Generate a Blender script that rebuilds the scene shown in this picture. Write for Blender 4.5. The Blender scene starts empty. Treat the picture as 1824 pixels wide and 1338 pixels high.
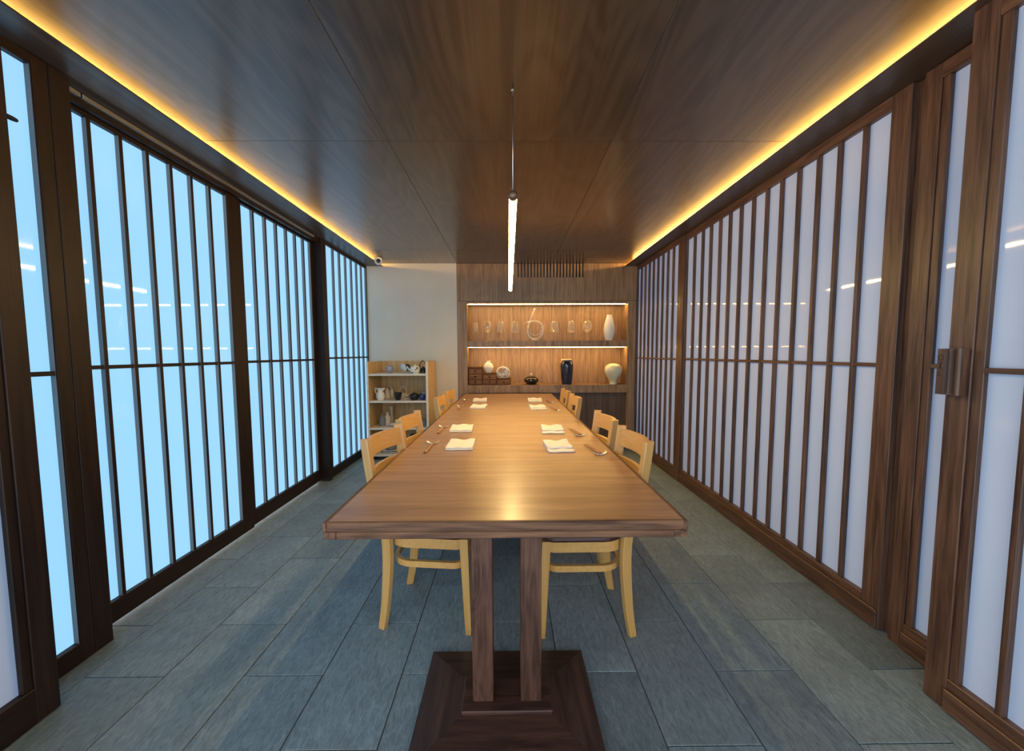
import bpy, bmesh, math, random
from mathutils import Vector, Matrix
random.seed(7)
sc = bpy.context.scene
COL = sc.collection

# ------------------------------------------------------------------ camera
cam_d = bpy.data.cameras.new('camera')
cam_d.sensor_fit = 'HORIZONTAL'; cam_d.sensor_width = 36.0
cam_d.lens = 690.0 / 1824.0 * 36.0
cam_d.clip_start = 0.02
cam = bpy.data.objects.new('camera', cam_d); COL.objects.link(cam)
cam.location = (0.012, 0, 1.28)
cam_d.shift_y = 10.0 / 1824.0
cam.rotation_euler = (Matrix.Rotation(math.radians(-0.498), 3, 'Z') @ Matrix.Rotation(math.radians(90 - 4.06), 3, 'X') @ Matrix.Rotation(math.radians(-0.2), 3, 'Z')).to_euler()
sc.camera = cam

# ------------------------------------------------------------------ world, exposure
w = bpy.data.worlds.new('world'); sc.world = w; w.use_nodes = True
bg = w.node_tree.nodes['Background']
bg.inputs[0].default_value = (0.88, 0.95, 1.0, 1); bg.inputs[1].default_value = 2.3
vs = sc.view_settings
vs.view_transform = 'Standard'; vs.look = 'None'; vs.exposure = 0.3; vs.gamma = 1.0; vs.use_curve_mapping = False
cy = sc.cycles
cy.use_denoising = True
cy.max_bounces = 10; cy.diffuse_bounces = 5; cy.glossy_bounces = 5; cy.transmission_bounces = 8; cy.transparent_max_bounces = 8
cy.sample_clamp_indirect = 6.0
cy.caustics_reflective = False; cy.caustics_refractive = False

# ------------------------------------------------------------------ materials
MATS = {}
def new_mat(name):
    m = bpy.data.materials.new(name); m.use_nodes = True
    nt = m.node_tree
    return m, nt, nt.nodes['Principled BSDF']

def plain(name, col, rough=0.5, metal=0.0, emit=None, estr=0.0, trans=0.0, ior=1.45, coat=0.0, spec=0.5, noise=0.0, nscale=30.0, bump=0.0):
    if name in MATS: return MATS[name]
    m, nt, b = new_mat(name)
    b.inputs['Base Color'].default_value = (*col, 1)
    b.inputs['Roughness'].default_value = rough
    b.inputs['Metallic'].default_value = metal
    b.inputs['Transmission Weight'].default_value = trans
    b.inputs['IOR'].default_value = ior
    b.inputs['Coat Weight'].default_value = coat
    b.inputs['Coat Roughness'].default_value = 0.1
    b.inputs['Specular IOR Level'].default_value = spec
    if emit:
        b.inputs['Emission Color'].default_value = (*emit, 1)
        b.inputs['Emission Strength'].default_value = estr
    if noise or bump:
        tc = nt.nodes.new('ShaderNodeTexCoord')
        n = nt.nodes.new('ShaderNodeTexNoise'); n.inputs['Scale'].default_value = nscale; n.inputs['Detail'].default_value = 5
        nt.links.new(tc.outputs['Object'], n.inputs['Vector'])
        if noise:
            mx = nt.nodes.new('ShaderNodeMix'); mx.data_type = 'RGBA'
            mx.inputs[6].default_value = (*[c * (1 - noise) for c in col], 1)
            mx.inputs[7].default_value = (*[min(1, c * (1 + noise)) for c in col], 1)
            nt.links.new(n.outputs['Fac'], mx.inputs[0]); nt.links.new(mx.outputs[2], b.inputs['Base Color'])
        if bump:
            bp = nt.nodes.new('ShaderNodeBump'); bp.inputs['Strength'].default_value = bump; bp.inputs['Distance'].default_value = 0.004
            nt.links.new(n.outputs['Fac'], bp.inputs['Height']); nt.links.new(bp.outputs['Normal'], b.inputs['Normal'])
    MATS[name] = m
    return m

def wood(name, dark, light, axis='z', across=22.0, along=1.6, rough=0.45, figure=0.0, fig_scale=3.0, coat=0.0, spec=0.5, vary=0.35, bump=0.06, contrast=(0.36, 0.64), fine=0.25):
    """streaked wood: grain runs along `axis` of the object; every object gets its own piece of the pattern"""
    if name in MATS: return MATS[name]
    m, nt, b = new_mat(name)
    N, L = nt.nodes.new, nt.links.new
    tc = N('ShaderNodeTexCoord'); oi = N('ShaderNodeObjectInfo')
    off = N('ShaderNodeVectorMath'); off.operation = 'MULTIPLY_ADD'
    cmb = N('ShaderNodeCombineXYZ')
    for i in range(3): L(oi.outputs['Random'], cmb.inputs[i])
    off.inputs[1].default_value = (37.0, 53.0, 71.0)
    L(cmb.outputs[0], off.inputs[0]); L(tc.outputs['Object'], off.inputs[2])
    def mapped(ac, al):
        mp = N('ShaderNodeMapping')
        s = [ac, ac, ac]; s['xyz'.index(axis)] = al
        mp.inputs['Scale'].default_value = s
        L(off.outputs[0], mp.inputs['Vector'])
        return mp.outputs[0]
    n1 = N('ShaderNodeTexNoise'); n1.inputs['Scale'].default_value = 1; n1.inputs['Detail'].default_value = 6; n1.inputs['Roughness'].default_value = 0.62; n1.inputs['Distortion'].default_value = 0.5
    L(mapped(across, along), n1.inputs['Vector'])
    n2 = N('ShaderNodeTexNoise'); n2.inputs['Scale'].default_value = 1; n2.inputs['Detail'].default_value = 3
    L(mapped(across * 7, along * 3.0), n2.inputs['Vector'])
    fac = N('ShaderNodeMath'); fac.operation = 'MULTIPLY_ADD'; fac.inputs[1].default_value = fine
    sub = N('ShaderNodeMath'); sub.operation = 'SUBTRACT'; sub.inputs[1].default_value = 0.5
    L(n2.outputs['Fac'], sub.inputs[0]); L(sub.outputs[0], fac.inputs[0]); L(n1.outputs['Fac'], fac.inputs[2])
    out = fac.outputs[0]
    if figure:
        n3 = N('ShaderNodeTexNoise'); n3.inputs['Scale'].default_value = 1; n3.inputs['Detail'].default_value = 1.5; n3.inputs['Distortion'].default_value = 0.3
        L(mapped(fig_scale, fig_scale * 0.22), n3.inputs['Vector'])
        mu = N('ShaderNodeMath'); mu.operation = 'MULTIPLY'; mu.inputs[1].default_value = 95.0
        si = N('ShaderNodeMath'); si.operation = 'SINE'
        L(n3.outputs['Fac'], mu.inputs[0]); L(mu.outputs[0], si.inputs[0])
        f2 = N('ShaderNodeMath'); f2.operation = 'MULTIPLY_ADD'; f2.inputs[1].default_value = figure
        L(si.outputs[0], f2.inputs[0]); L(out, f2.inputs[2]); out = f2.outputs[0]
    ramp = N('ShaderNodeValToRGB')
    ramp.color_ramp.elements[0].position = contrast[0]; ramp.color_ramp.elements[0].color = (*dark, 1)
    ramp.color_ramp.elements[1].position = contrast[1]; ramp.color_ramp.elements[1].color = (*light, 1)
    L(out, ramp.inputs[0])
    # object-to-object tone
    hv = N('ShaderNodeHueSaturation')
    mr = N('ShaderNodeMapRange'); mr.inputs[3].default_value = 1 - vary / 2; mr.inputs[4].default_value = 1 + vary / 2
    L(oi.outputs['Random'], mr.inputs[0]); L(mr.outputs[0], hv.inputs['Value']); L(ramp.outputs[0], hv.inputs['Color'])
    L(hv.outputs[0], b.inputs['Base Color'])
    b.inputs['Roughness'].default_value = rough; b.inputs['Coat Weight'].default_value = coat; b.inputs['Coat Roughness'].default_value = 0.22
    b.inputs['Specular IOR Level'].default_value = spec
    if bump:
        bp = N('ShaderNodeBump'); bp.inputs['Strength'].default_value = bump; bp.inputs['Distance'].default_value = 0.003
        L(out, bp.inputs['Height']); L(bp.outputs['Normal'], b.inputs['Normal'])
    MATS[name] = m
    return m

def slate():
    m, nt, b = new_mat('slate')
    N, L = nt.nodes.new, nt.links.new
    tc = N('ShaderNodeTexCoord'); oi = N('ShaderNodeObjectInfo'); cmb = N('ShaderNodeCombineXYZ')
    for i in range(3): L(oi.outputs['Random'], cmb.inputs[i])
    off = N('ShaderNodeVectorMath'); off.operation = 'MULTIPLY_ADD'; off.inputs[1].default_value = (31, 47, 11)
    L(cmb.outputs[0], off.inputs[0]); L(tc.outputs['Object'], off.inputs[2])
    mp = N('ShaderNodeMapping'); mp.inputs['Rotation'].default_value = (0, 0, math.radians(32)); mp.inputs['Scale'].default_value = (78, 24, 20)
    L(off.outputs[0], mp.inputs[0])
    n1 = N('ShaderNodeTexNoise'); n1.inputs['Scale'].default_value = 1; n1.inputs['Detail'].default_value = 8; n1.inputs['Roughness'].default_value = 0.65; n1.inputs['Distortion'].default_value = 0.9
    L(mp.outputs[0], n1.inputs['Vector'])
    n2 = N('ShaderNodeTexNoise'); n2.inputs['Scale'].default_value = 4.5; n2.inputs['Detail'].default_value = 4
    L(off.outputs[0], n2.inputs['Vector'])
    r1 = N('ShaderNodeValToRGB'); r1.color_ramp.elements[0].position = 0.32; r1.color_ramp.elements[0].color = (0.128, 0.172, 0.194, 1)
    r1.color_ramp.elements[1].position = 0.72; r1.color_ramp.elements[1].color = (0.272, 0.345, 0.378, 1)
    L(n1.outputs['Fac'], r1.inputs[0])
    r2 = N('ShaderNodeMapRange'); r2.inputs[1].default_value = 0.3; r2.inputs[2].default_value = 0.7; r2.inputs[3].default_value = 0.86; r2.inputs[4].default_value = 1.12
    L(n2.outputs['Fac'], r2.inputs[0])
    mr = N('ShaderNodeMapRange'); mr.inputs[3].default_value = 0.8; mr.inputs[4].default_value = 1.15
    L(oi.outputs['Random'], mr.inputs[0])
    mm = N('ShaderNodeMath'); mm.operation = 'MULTIPLY'; L(r2.outputs[0], mm.inputs[0]); L(mr.outputs[0], mm.inputs[1])
    hv = N('ShaderNodeHueSaturation'); L(mm.outputs[0], hv.inputs['Value']); L(r1.outputs[0], hv.inputs['Color'])
    L(hv.outputs[0], b.inputs['Base Color'])
    b.inputs['Roughness'].default_value = 0.48; b.inputs['Specular IOR Level'].default_value = 0.45
    bp = N('ShaderNodeBump'); bp.inputs['Strength'].default_value = 0.8; bp.inputs['Distance'].default_value = 0.005
    L(n1.outputs['Fac'], bp.inputs['Height']); L(bp.outputs['Normal'], b.inputs['Normal'])
    MATS['slate'] = m
    return m

SLATE = slate()
GROUT = plain('grout', (0.10, 0.105, 0.105), 0.9, noise=0.25, nscale=60)
for ax in 'xyz':
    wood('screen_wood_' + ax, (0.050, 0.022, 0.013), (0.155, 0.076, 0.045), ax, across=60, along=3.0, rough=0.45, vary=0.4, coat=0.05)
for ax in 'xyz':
    wood('black_stained_wood_' + ax, (0.009, 0.004, 0.0035), (0.024, 0.010, 0.006), ax, across=60, along=3.0, rough=0.5, vary=0.3, coat=0.0, spec=0.35)  # left screens: the screen wood with its backlit shade put into the colour
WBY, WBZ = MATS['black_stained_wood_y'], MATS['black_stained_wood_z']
WSX, WSY, WSZ = (MATS['screen_wood_' + a] for a in 'xyz')
CEIL = wood('ceiling_veneer', (0.040, 0.022, 0.012), (0.080, 0.046, 0.027), 'y', across=26, along=0.9, rough=0.36, figure=0.085, fig_scale=2.6, coat=0.9, vary=0.22, bump=0.02, spec=0.6)
SOFF = wood('soffit_wood', (0.050, 0.030, 0.020), (0.11, 0.068, 0.045), 'y', across=26, along=0.9, rough=0.38, vary=0.1, bump=0.02)
CABZ = wood('cabinet_wood_z', (0.20, 0.115, 0.058), (0.36, 0.225, 0.118), 'z', across=44, along=1.6, rough=0.42, figure=0.03, fig_scale=4.0, vary=0.18, bump=0.03)
CABX = wood('cabinet_wood_x', (0.17, 0.095, 0.050), (0.36, 0.22, 0.118), 'z', across=20, along=2.5, rough=0.42, vary=0.18, bump=0.03)
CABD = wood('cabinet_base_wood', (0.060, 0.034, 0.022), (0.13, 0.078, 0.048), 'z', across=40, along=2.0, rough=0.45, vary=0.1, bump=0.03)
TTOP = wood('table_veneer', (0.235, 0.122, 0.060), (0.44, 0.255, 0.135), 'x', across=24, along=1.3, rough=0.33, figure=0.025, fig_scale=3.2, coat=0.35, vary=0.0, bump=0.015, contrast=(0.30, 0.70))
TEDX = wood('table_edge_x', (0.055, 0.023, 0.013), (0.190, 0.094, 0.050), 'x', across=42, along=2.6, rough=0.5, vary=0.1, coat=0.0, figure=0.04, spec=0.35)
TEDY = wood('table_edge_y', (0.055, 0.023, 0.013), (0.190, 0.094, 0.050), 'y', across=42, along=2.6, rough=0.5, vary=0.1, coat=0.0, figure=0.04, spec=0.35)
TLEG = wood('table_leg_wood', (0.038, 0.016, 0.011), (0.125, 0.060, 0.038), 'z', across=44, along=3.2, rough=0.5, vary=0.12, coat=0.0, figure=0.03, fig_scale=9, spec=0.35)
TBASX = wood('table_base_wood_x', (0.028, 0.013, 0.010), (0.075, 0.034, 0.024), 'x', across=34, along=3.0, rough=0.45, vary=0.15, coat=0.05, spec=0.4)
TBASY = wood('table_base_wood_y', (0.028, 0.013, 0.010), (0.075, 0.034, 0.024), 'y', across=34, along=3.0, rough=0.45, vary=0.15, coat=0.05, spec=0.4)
BEECHZ = wood('beech_z', (0.54, 0.285, 0.075), (0.70, 0.42, 0.145), 'z', across=70, along=3, rough=0.36, vary=0.10, coat=0.3, bump=0.0, contrast=(0.2, 0.8), fine=0.1)
BEECHY = wood('beech_y', (0.54, 0.285, 0.075), (0.70, 0.42, 0.145), 'y', across=70, along=3, rough=0.36, vary=0.10, coat=0.3, bump=0.0, contrast=(0.2, 0.8), fine=0.1)
PLY = wood('plywood', (0.50, 0.32, 0.14), (0.68, 0.47, 0.23), 'z', across=30, along=2, rough=0.5, vary=0.1, bump=0.02)
PLYE = wood('plywood_edge', (0.70, 0.62, 0.50), (0.84, 0.77, 0.66), 'x', across=40, along=2, rough=0.5, vary=0.05, bump=0.02)
CHESTW = wood('chest_wood', (0.050, 0.021, 0.009), (0.20, 0.092, 0.038), 'x', across=60, along=4, rough=0.6, vary=0.5, spec=0.2)
PLASTER = plain('plaster', (0.70, 0.655, 0.56), 0.75, noise=0.10, nscale=3.5, bump=0.12)
WALLDARK = plain('dark_wall_paint', (0.10, 0.09, 0.085), 0.8, noise=0.1, nscale=8)
PANE_L = plain('frosted_glass_daylit', (0.10, 0.17, 0.24), 0.04, emit=(0.232, 0.490, 0.75), estr=1.10, spec=0.5, noise=0.05, nscale=5)
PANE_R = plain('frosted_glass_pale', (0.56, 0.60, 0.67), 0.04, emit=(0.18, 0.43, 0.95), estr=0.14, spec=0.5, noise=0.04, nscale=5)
COVE = plain('cove_led', (1, 0.8, 0.5), 0.5, emit=(1.0, 0.53, 0.12), estr=105.0)
NICHELED = plain('niche_led', (1, 0.85, 0.6), 0.5, emit=(1.0, 0.60, 0.19), estr=48.0)
TUBELED = plain('tube_led', (1, 0.9, 0.7), 0.5, emit=(1.0, 0.66, 0.25), estr=104.0)
BRONZE = plain('bronze_housing', (0.16, 0.11, 0.07), 0.4, metal=0.6)
STEEL = plain('steel', (0.62, 0.62, 0.62), 0.28, metal=1.0)
ALU = plain('aluminium', (0.70, 0.73, 0.74), 0.32, metal=1.0)
BLACKP = plain('black_plastic', (0.015, 0.015, 0.018), 0.25)
WHITEP = plain('white_plastic', (0.80, 0.80, 0.78), 0.35)
GLASS = plain('clear_glass', (1.0, 0.985, 0.93), 0.0, trans=1.0, ior=1.62)
def thin_glass(name, body):
    """clear glassware: see-through face on, mirror-like at the rims, a trace of milky body"""
    m = bpy.data.materials.new(name); m.use_nodes = True
    nt = m.node_tree; N, L = nt.nodes.new, nt.links.new
    for n in list(nt.nodes): nt.nodes.remove(n)
    out = N('ShaderNodeOutputMaterial'); tr = N('ShaderNodeBsdfTransparent'); gl = N('ShaderNodeBsdfGlossy'); df = N('ShaderNodeBsdfTranslucent'); dd = N('ShaderNodeBsdfDiffuse')
    tr.inputs[0].default_value = (0.98, 0.97, 0.94, 1); gl.inputs['Roughness'].default_value = 0.04; gl.inputs[0].default_value = (1, 0.98, 0.93, 1)
    df.inputs[0].default_value = (1, 0.95, 0.84, 1); dd.inputs[0].default_value = (1, 0.95, 0.84, 1)
    ad = N('ShaderNodeMixShader'); ad.inputs[0].default_value = 0.5; L(df.outputs[0], ad.inputs[1]); L(dd.outputs[0], ad.inputs[2])
    lw = N('ShaderNodeLayerWeight'); lw.inputs['Blend'].default_value = 0.5
    pw = N('ShaderNodeMath'); pw.operation = 'POWER'; pw.inputs[1].default_value = 1.4; L(lw.outputs['Facing'], pw.inputs[0])
    m2 = N('ShaderNodeMath'); m2.operation = 'MULTIPLY_ADD'; m2.inputs[1].default_value = 0.8; m2.inputs[2].default_value = 0.05; L(pw.outputs[0], m2.inputs[0])
    mixb = N('ShaderNodeMixShader'); mixb.inputs[0].default_value = 0.62; L(gl.outputs[0], mixb.inputs[1]); L(ad.outputs[0], mixb.inputs[2])
    m3 = N('ShaderNodeMath'); m3.operation = 'ADD'; m3.inputs[1].default_value = body; m3.use_clamp = True; L(m2.outputs[0], m3.inputs[0])
    mx = N('ShaderNodeMixShader'); L(m3.outputs[0], mx.inputs[0]); L(tr.outputs[0], mx.inputs[1]); L(mixb.outputs[0], mx.inputs[2])
    L(mx.outputs[0], out.inputs[0])
    MATS[name] = m
    return m
GLASS = thin_glass('wine_glass_clear', 0.07)
GLASSD = thin_glass('decanter_clear', 0.22)
NAPKIN = plain('napkin_cloth', (0.84, 0.80, 0.74), 0.85, noise=0.03, nscale=220, bump=0.15)
CHOP = wood('chopstick_wood', (0.28, 0.10, 0.035), (0.44, 0.19, 0.075), 'y', across=200, along=6, rough=0.3, coat=0.4, vary=0.1, bump=0)
REST = plain('glazed_rest', (0.80, 0.72, 0.52), 0.18, metal=0.35, coat=0.5)
WHITECER = plain('white_ceramic', (0.80, 0.78, 0.73), 0.35, noise=0.04, nscale=25)
CREAMCER = plain('cream_ceramic', (0.66, 0.57, 0.45), 0.55, noise=0.08, nscale=35)
GREYCER = plain('grey_ceramic', (0.20, 0.21, 0.23), 0.5, noise=0.15, nscale=40)
BLACKCER = plain('black_ceramic', (0.016, 0.016, 0.018), 0.22, noise=0.2, nscale=30)
GLOSSBLK = plain('gloss_black_glaze', (0.012, 0.009, 0.007), 0.08, coat=0.6)
NAVY = plain('navy_glaze', (0.008, 0.012, 0.040), 0.10, coat=0.6, noise=0.3, nscale=30)
BLUECER = plain('blue_glaze', (0.010, 0.030, 0.22), 0.2, coat=0.4)
CELADON = plain('celadon_glaze', (0.62, 0.63, 0.47), 0.15, coat=0.5, noise=0.05, nscale=14)
PALEBLUE = plain('pale_blue_ceramic', (0.60, 0.70, 0.74), 0.4, noise=0.06, nscale=30)
VINYL = plain('dark_vinyl', (0.050, 0.014, 0.012), 0.4)
SILL = plain('white_sill', (0.50, 0.62, 0.68), 0.7)
IRON = plain('dark_iron', (0.02, 0.018, 0.016), 0.5, metal=0.5)

def patterned(name, base, spot, scale, thr):
    m, nt, b = new_mat(name)
    N, L = nt.nodes.new, nt.links.new
    tc = N('ShaderNodeTexCoord'); v = N('ShaderNodeTexVoronoi'); v.inputs['Scale'].default_value = scale
    n = N('ShaderNodeTexNoise'); n.inputs['Scale'].default_value = scale * 1.7
    L(tc.outputs['Object'], v.inputs['Vector']); L(tc.outputs['Object'], n.inputs['Vector'])
    ad = N('ShaderNodeMath'); ad.operation = 'MULTIPLY_ADD'; ad.inputs[1].default_value = 0.35
    L(n.outputs['Fac'], ad.inputs[0]); L(v.outputs['Distance'], ad.inputs[2])
    lt = N('ShaderNodeMath'); lt.operation = 'LESS_THAN'; lt.inputs[1].default_value = thr
    L(ad.outputs[0], lt.inputs[0])
    mx = N('ShaderNodeMix'); mx.data_type = 'RGBA'; mx.inputs[6].default_value = (*base, 1); mx.inputs[7].default_value = (*spot, 1)
    L(lt.outputs[0], mx.inputs[0]); L(mx.outputs[2], b.inputs['Base Color'])
    b.inputs['Roughness'].default_value = 0.3
    MATS[name] = m
    return m
SPOTTED = patterned('spotted_ceramic', (0.80, 0.78, 0.70), (0.02, 0.02, 0.02), 28, 0.46)
GREYPAT = patterned('grey_flower_ceramic', (0.30, 0.32, 0.38), (0.62, 0.63, 0.66), 55, 0.52)
DARKPAT = patterned('dark_dotted_ceramic', (0.025, 0.022, 0.022), (0.62, 0.58, 0.52), 26, 0.42)
MOONPAT = patterned('painted_moon_ceramic', (0.62, 0.61, 0.56), (0.16, 0.20, 0.24), 40, 0.50)

# ------------------------------------------------------------------ builders
WLOC = {}
MESHES = {}
def link(name, me, mat, parent=None, loc=(0, 0, 0)):
    o = bpy.data.objects.new(name, me); COL.objects.link(o)
    if mat is not None and not me.materials: me.materials.append(mat)
    loc = Vector(loc)
    if parent is not None:
        o.parent = parent
        o.location = loc - WLOC.get(parent, Vector((0, 0, 0)))
    else:
        o.location = loc
    WLOC[o] = loc
    return o
def tag(o, label, cat=None, group=None, kind=None):
    o['label'] = label
    if cat: o['category'] = cat
    if group: o['group'] = group
    if kind: o['kind'] = kind
    return o
def empty(name, loc=(0, 0, 0)):
    o = bpy.data.objects.new(name, None); COL.objects.link(o); o.location = loc; o.empty_display_size = 0.1
    WLOC[o] = Vector(loc)
    return o
def mesh(name, verts, faces, smooth=False):
    me = bpy.data.meshes.new(name); me.from_pydata([tuple(v) for v in verts], [], faces); me.update()
    bm = bmesh.new(); bm.from_mesh(me); bmesh.ops.recalc_face_normals(bm, faces=bm.faces); bm.to_mesh(me); bm.free()
    if smooth:
        for p in me.polygons: p.use_smooth = True
    return me
def box_mesh(dx, dy, dz, bev=0.0015, segs=1, key=''):
    k = ('box', round(dx, 4), round(dy, 4), round(dz, 4), bev, segs, key)
    if k in MESHES: return MESHES[k]
    bm = bmesh.new(); bmesh.ops.create_cube(bm, size=1.0)
    for v in bm.verts: v.co = Vector((v.co.x * dx, v.co.y * dy, v.co.z * dz))
    if bev > 0:
        bmesh.ops.bevel(bm, geom=list(bm.edges), offset=min(bev, 0.45 * min(dx, dy, dz)), segments=segs, affect='EDGES', profile=0.5)
    me = bpy.data.meshes.new('box'); bm.to_mesh(me); bm.free()
    MESHES[k] = me
    return me
DRAWERF = wood('drawer_front', (0.11, 0.050, 0.022), (0.30, 0.145, 0.062), 'x', across=60, along=4, rough=0.55, vary=0.4, spec=0.25)
PANEGLOW = plain('pane_glow_grey', (0.21, 0.205, 0.205), 0.6)  # light from the panes on the slat sides, put in as grey
def sided(o):
    """grey faces (facing along y) with the pane light put into their colour, on a shade-darkened bar"""
    me = o.data
    if len(me.materials) < 2:
        me.materials.append(PANEGLOW)
        for p in me.polygons:
            if abs(p.normal.y) > 0.9: p.material_index = 1
    return o
def box(name, x0, x1, y0, y1, z0, z1, mat, parent=None, bev=0.0015, segs=1):
    if x0 > x1: x0, x1 = x1, x0
    if y0 > y1: y0, y1 = y1, y0
    me = box_mesh(x1 - x0, y1 - y0, z1 - z0, bev, segs, mat.name)
    return link(name, me, mat, parent, ((x0 + x1) / 2, (y0 + y1) / 2, (z0 + z1) / 2))
def lathe_mesh(prof, segs=28, name='lathe', sy=1.0, sx=1.0):
    vs_, fs = [], []
    n = len(prof)
    for i in range(segs):
        a = 2 * math.pi * i / segs
        for r, z in prof: vs_.append((r * math.cos(a) * sx, r * math.sin(a) * sy, z))
    for i in range(segs):
        j = (i + 1) % segs
        for k in range(n - 1):
            fs.append((i * n + k, j * n + k, j * n + k + 1, i * n + k + 1))
    me = bpy.data.meshes.new(name); me.from_pydata(vs_, [], fs)
    bm = bmesh.new(); bm.from_mesh(me)
    bmesh.ops.remove_doubles(bm, verts=bm.verts, dist=1e-6)
    bmesh.ops.dissolve_degenerate(bm, edges=bm.edges, dist=1e-7)
    bmesh.ops.recalc_face_normals(bm, faces=bm.faces)
    bm.to_mesh(me); bm.free()
    for p in me.polygons: p.use_smooth = True
    return me
def smooth_prof(pts, n=6):
    """Catmull-Rom through (r,z) points"""
    out = []
    P = [pts[0]] + list(pts) + [pts[-1]]
    for i in range(1, len(P) - 2):
        p0, p1, p2, p3 = (Vector((*P[i + d], 0)) for d in (-1, 0, 1, 2))
        for k in range(n):
            t = k / n
            v = 0.5 * ((2 * p1) + (p2 - p0) * t + (2 * p0 - 5 * p1 + 4 * p2 - p3) * t * t + (3 * p1 - p0 - 3 * p2 + p3) * t ** 3)
            out.append((max(v.x, 0), v.y))
    out.append(tuple(pts[-1]))
    return out
def smooth_path(pts, n=6):
    out = []
    V = [Vector(p) for p in pts]
    P = [V[0] * 2 - V[1]] + V + [V[-1] * 2 - V[-2]]
    for i in range(1, len(P) - 2):
        p0, p1, p2, p3 = P[i - 1], P[i], P[i + 1], P[i + 2]
        for k in range(n):
            t = k / n
            out.append(0.5 * ((2 * p1) + (p2 - p0) * t + (2 * p0 - 5 * p1 + 4 * p2 - p3) * t * t + (3 * p1 - p0 - 3 * p2 + p3) * t ** 3))
    out.append(V[-1])
    return out
def tube_mesh(path, r, segs=10, name='tube', closed=False):
    path = [Vector(p) for p in path]
    rs = r if isinstance(r, (list, tuple)) else [r] * len(path)
    vs_, fs = [], []
    up = None
    n = len(path)
    for i, p in enumerate(path):
        if closed: t = path[(i + 1) % n] - path[i - 1]
        else: t = path[min(i + 1, n - 1)] - path[max(i - 1, 0)]
        t.normalize()
        if up is None:
            up = Vector((0, 0, 1)) if abs(t.z) < 0.9 else Vector((1, 0, 0))
        s = t.cross(up).normalized(); up = s.cross(t).normalized()
        for k in range(segs):
            a = 2 * math.pi * k / segs
            vs_.append(p + (s * math.cos(a) + up * math.sin(a)) * rs[i])
    m = n if closed else n - 1
    for i in range(m):
        j = (i + 1) % n
        for k in range(segs):
            l = (k + 1) % segs
            fs.append((i * segs + k, i * segs + l, j * segs + l, j * segs + k))
    if not closed:
        fs.append(tuple(range(segs))); fs.append(tuple((n - 1) * segs + k for k in range(segs)))
    return mesh(name, vs_, fs, True)
def prism_mesh(poly, a0, a1, axis='y', name='prism', bev=0.0):
    """poly in the two other axes (order x,y,z without axis), extruded from a0 to a1"""
    def P(u, v, a):
        return {'x': (a, u, v), 'y': (u, a, v), 'z': (u, v, a)}[axis]
    n = len(poly)
    vs_ = [P(u, v, a0) for u, v in poly] + [P(u, v, a1) for u, v in poly]
    fs = [tuple(range(n)), tuple(range(n, 2 * n))] + [(i, (i + 1) % n, n + (i + 1) % n, n + i) for i in range(n)]
    me = mesh(name, vs_, fs)
    if bev:
        bm = bmesh.new(); bm.from_mesh(me)
        bmesh.ops.bevel(bm, geom=list(bm.edges), offset=bev, segments=1, affect='EDGES', profile=0.5)
        bm.to_mesh(me); bm.free()
    return me
def loft_mesh(rings, name='loft', closed=False, smooth=False):
    n = len(rings[0]); vs_ = [v for r in rings for v in r]; fs = []
    m = len(rings) if closed else len(rings) - 1
    for i in range(m):
        j = (i + 1) % len(rings)
        for k in range(n):
            l = (k + 1) % n
            fs.append((i * n + k, i * n + l, j * n + l, j * n + k))
    if not closed:
        fs.append(tuple(range(n))); fs.append(tuple((len(rings) - 1) * n + k for k in range(n)))
    return mesh(name, vs_, fs, smooth)

# ================================================================== SETTING
YB = 5.12            # face of the back wall
ZC = 2.448            # ceiling
YN = -1.1            # how far the room is built behind the camera
# ---- floor of slate tiles
floor = empty('floor', (0, 2, 0)); tag(floor, 'dark grey slate tile floor laid in staggered rows', 'floor', kind='structure')
box('bedding', -1.92, 1.86, YN, 5.50, -0.05, -0.005, GROUT, floor, bev=0)
PX, LY, G = 0.315, 0.594, 0.0042
k = -5
while -0.42 + PX * k < 1.80:
    xa, xb = -0.42 + PX * k, -0.42 + PX * (k + 1)
    x0, x1 = max(xa, -1.905), min(xb, 1.80)
    y = 1.470 + (0 if k % 2 == 0 else LY / 2) - LY * 5
    while y < 5.14:
        y0, y1 = max(y, YN), min(y + LY, 5.14)
        if y1 - y0 > 0.03 and x1 - x0 > 0.03:
            t = box('tile', x0 + G / 2, x1 - G / 2, y0 + G / 2, y1 - G / 2, -0.014, 0.0, SLATE, floor, bev=0.0012)
            t.location.z += random.uniform(-0.0008, 0.0)
            if random.random() < 0.5 and (x1 - x0) > PX - 0.01 and (y1 - y0) > LY - 0.01: t.rotation_euler = (0, 0, math.pi)
        y += LY
    k += 1
# pale outdoor ledge that shows in the gap under the hanging window screens
tag(box('trim_1', -2.6, -1.925, 0.2, 4.6, -0.05, 0.0, SILL), 'pale ledge outside the gap under the window screens', 'ledge', kind='structure')

# ---- ceiling veneer panels
ceil = empty('ceiling', (0, 2, ZC)); tag(ceil, 'dark brown figured veneer ceiling of large panels', 'ceiling', kind='structure')
box('backing', -1.95, 1.85, YN, 5.5, ZC + 0.014, ZC + 0.06, WALLDARK, ceil, bev=0)
cx = [-1.93, -0.645, 0.585, 1.83]; cyy = [YN, -0.02, 2.222, 4.465, 5.118]
for i in range(3):
    for j in range(4):
        box('panel', cx[i] + 0.001, cx[i + 1] - 0.001, cyy[j] + 0.001, cyy[j + 1] - 0.001, ZC, ZC + 0.014, CEIL, ceil, bev=0.001)
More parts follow.
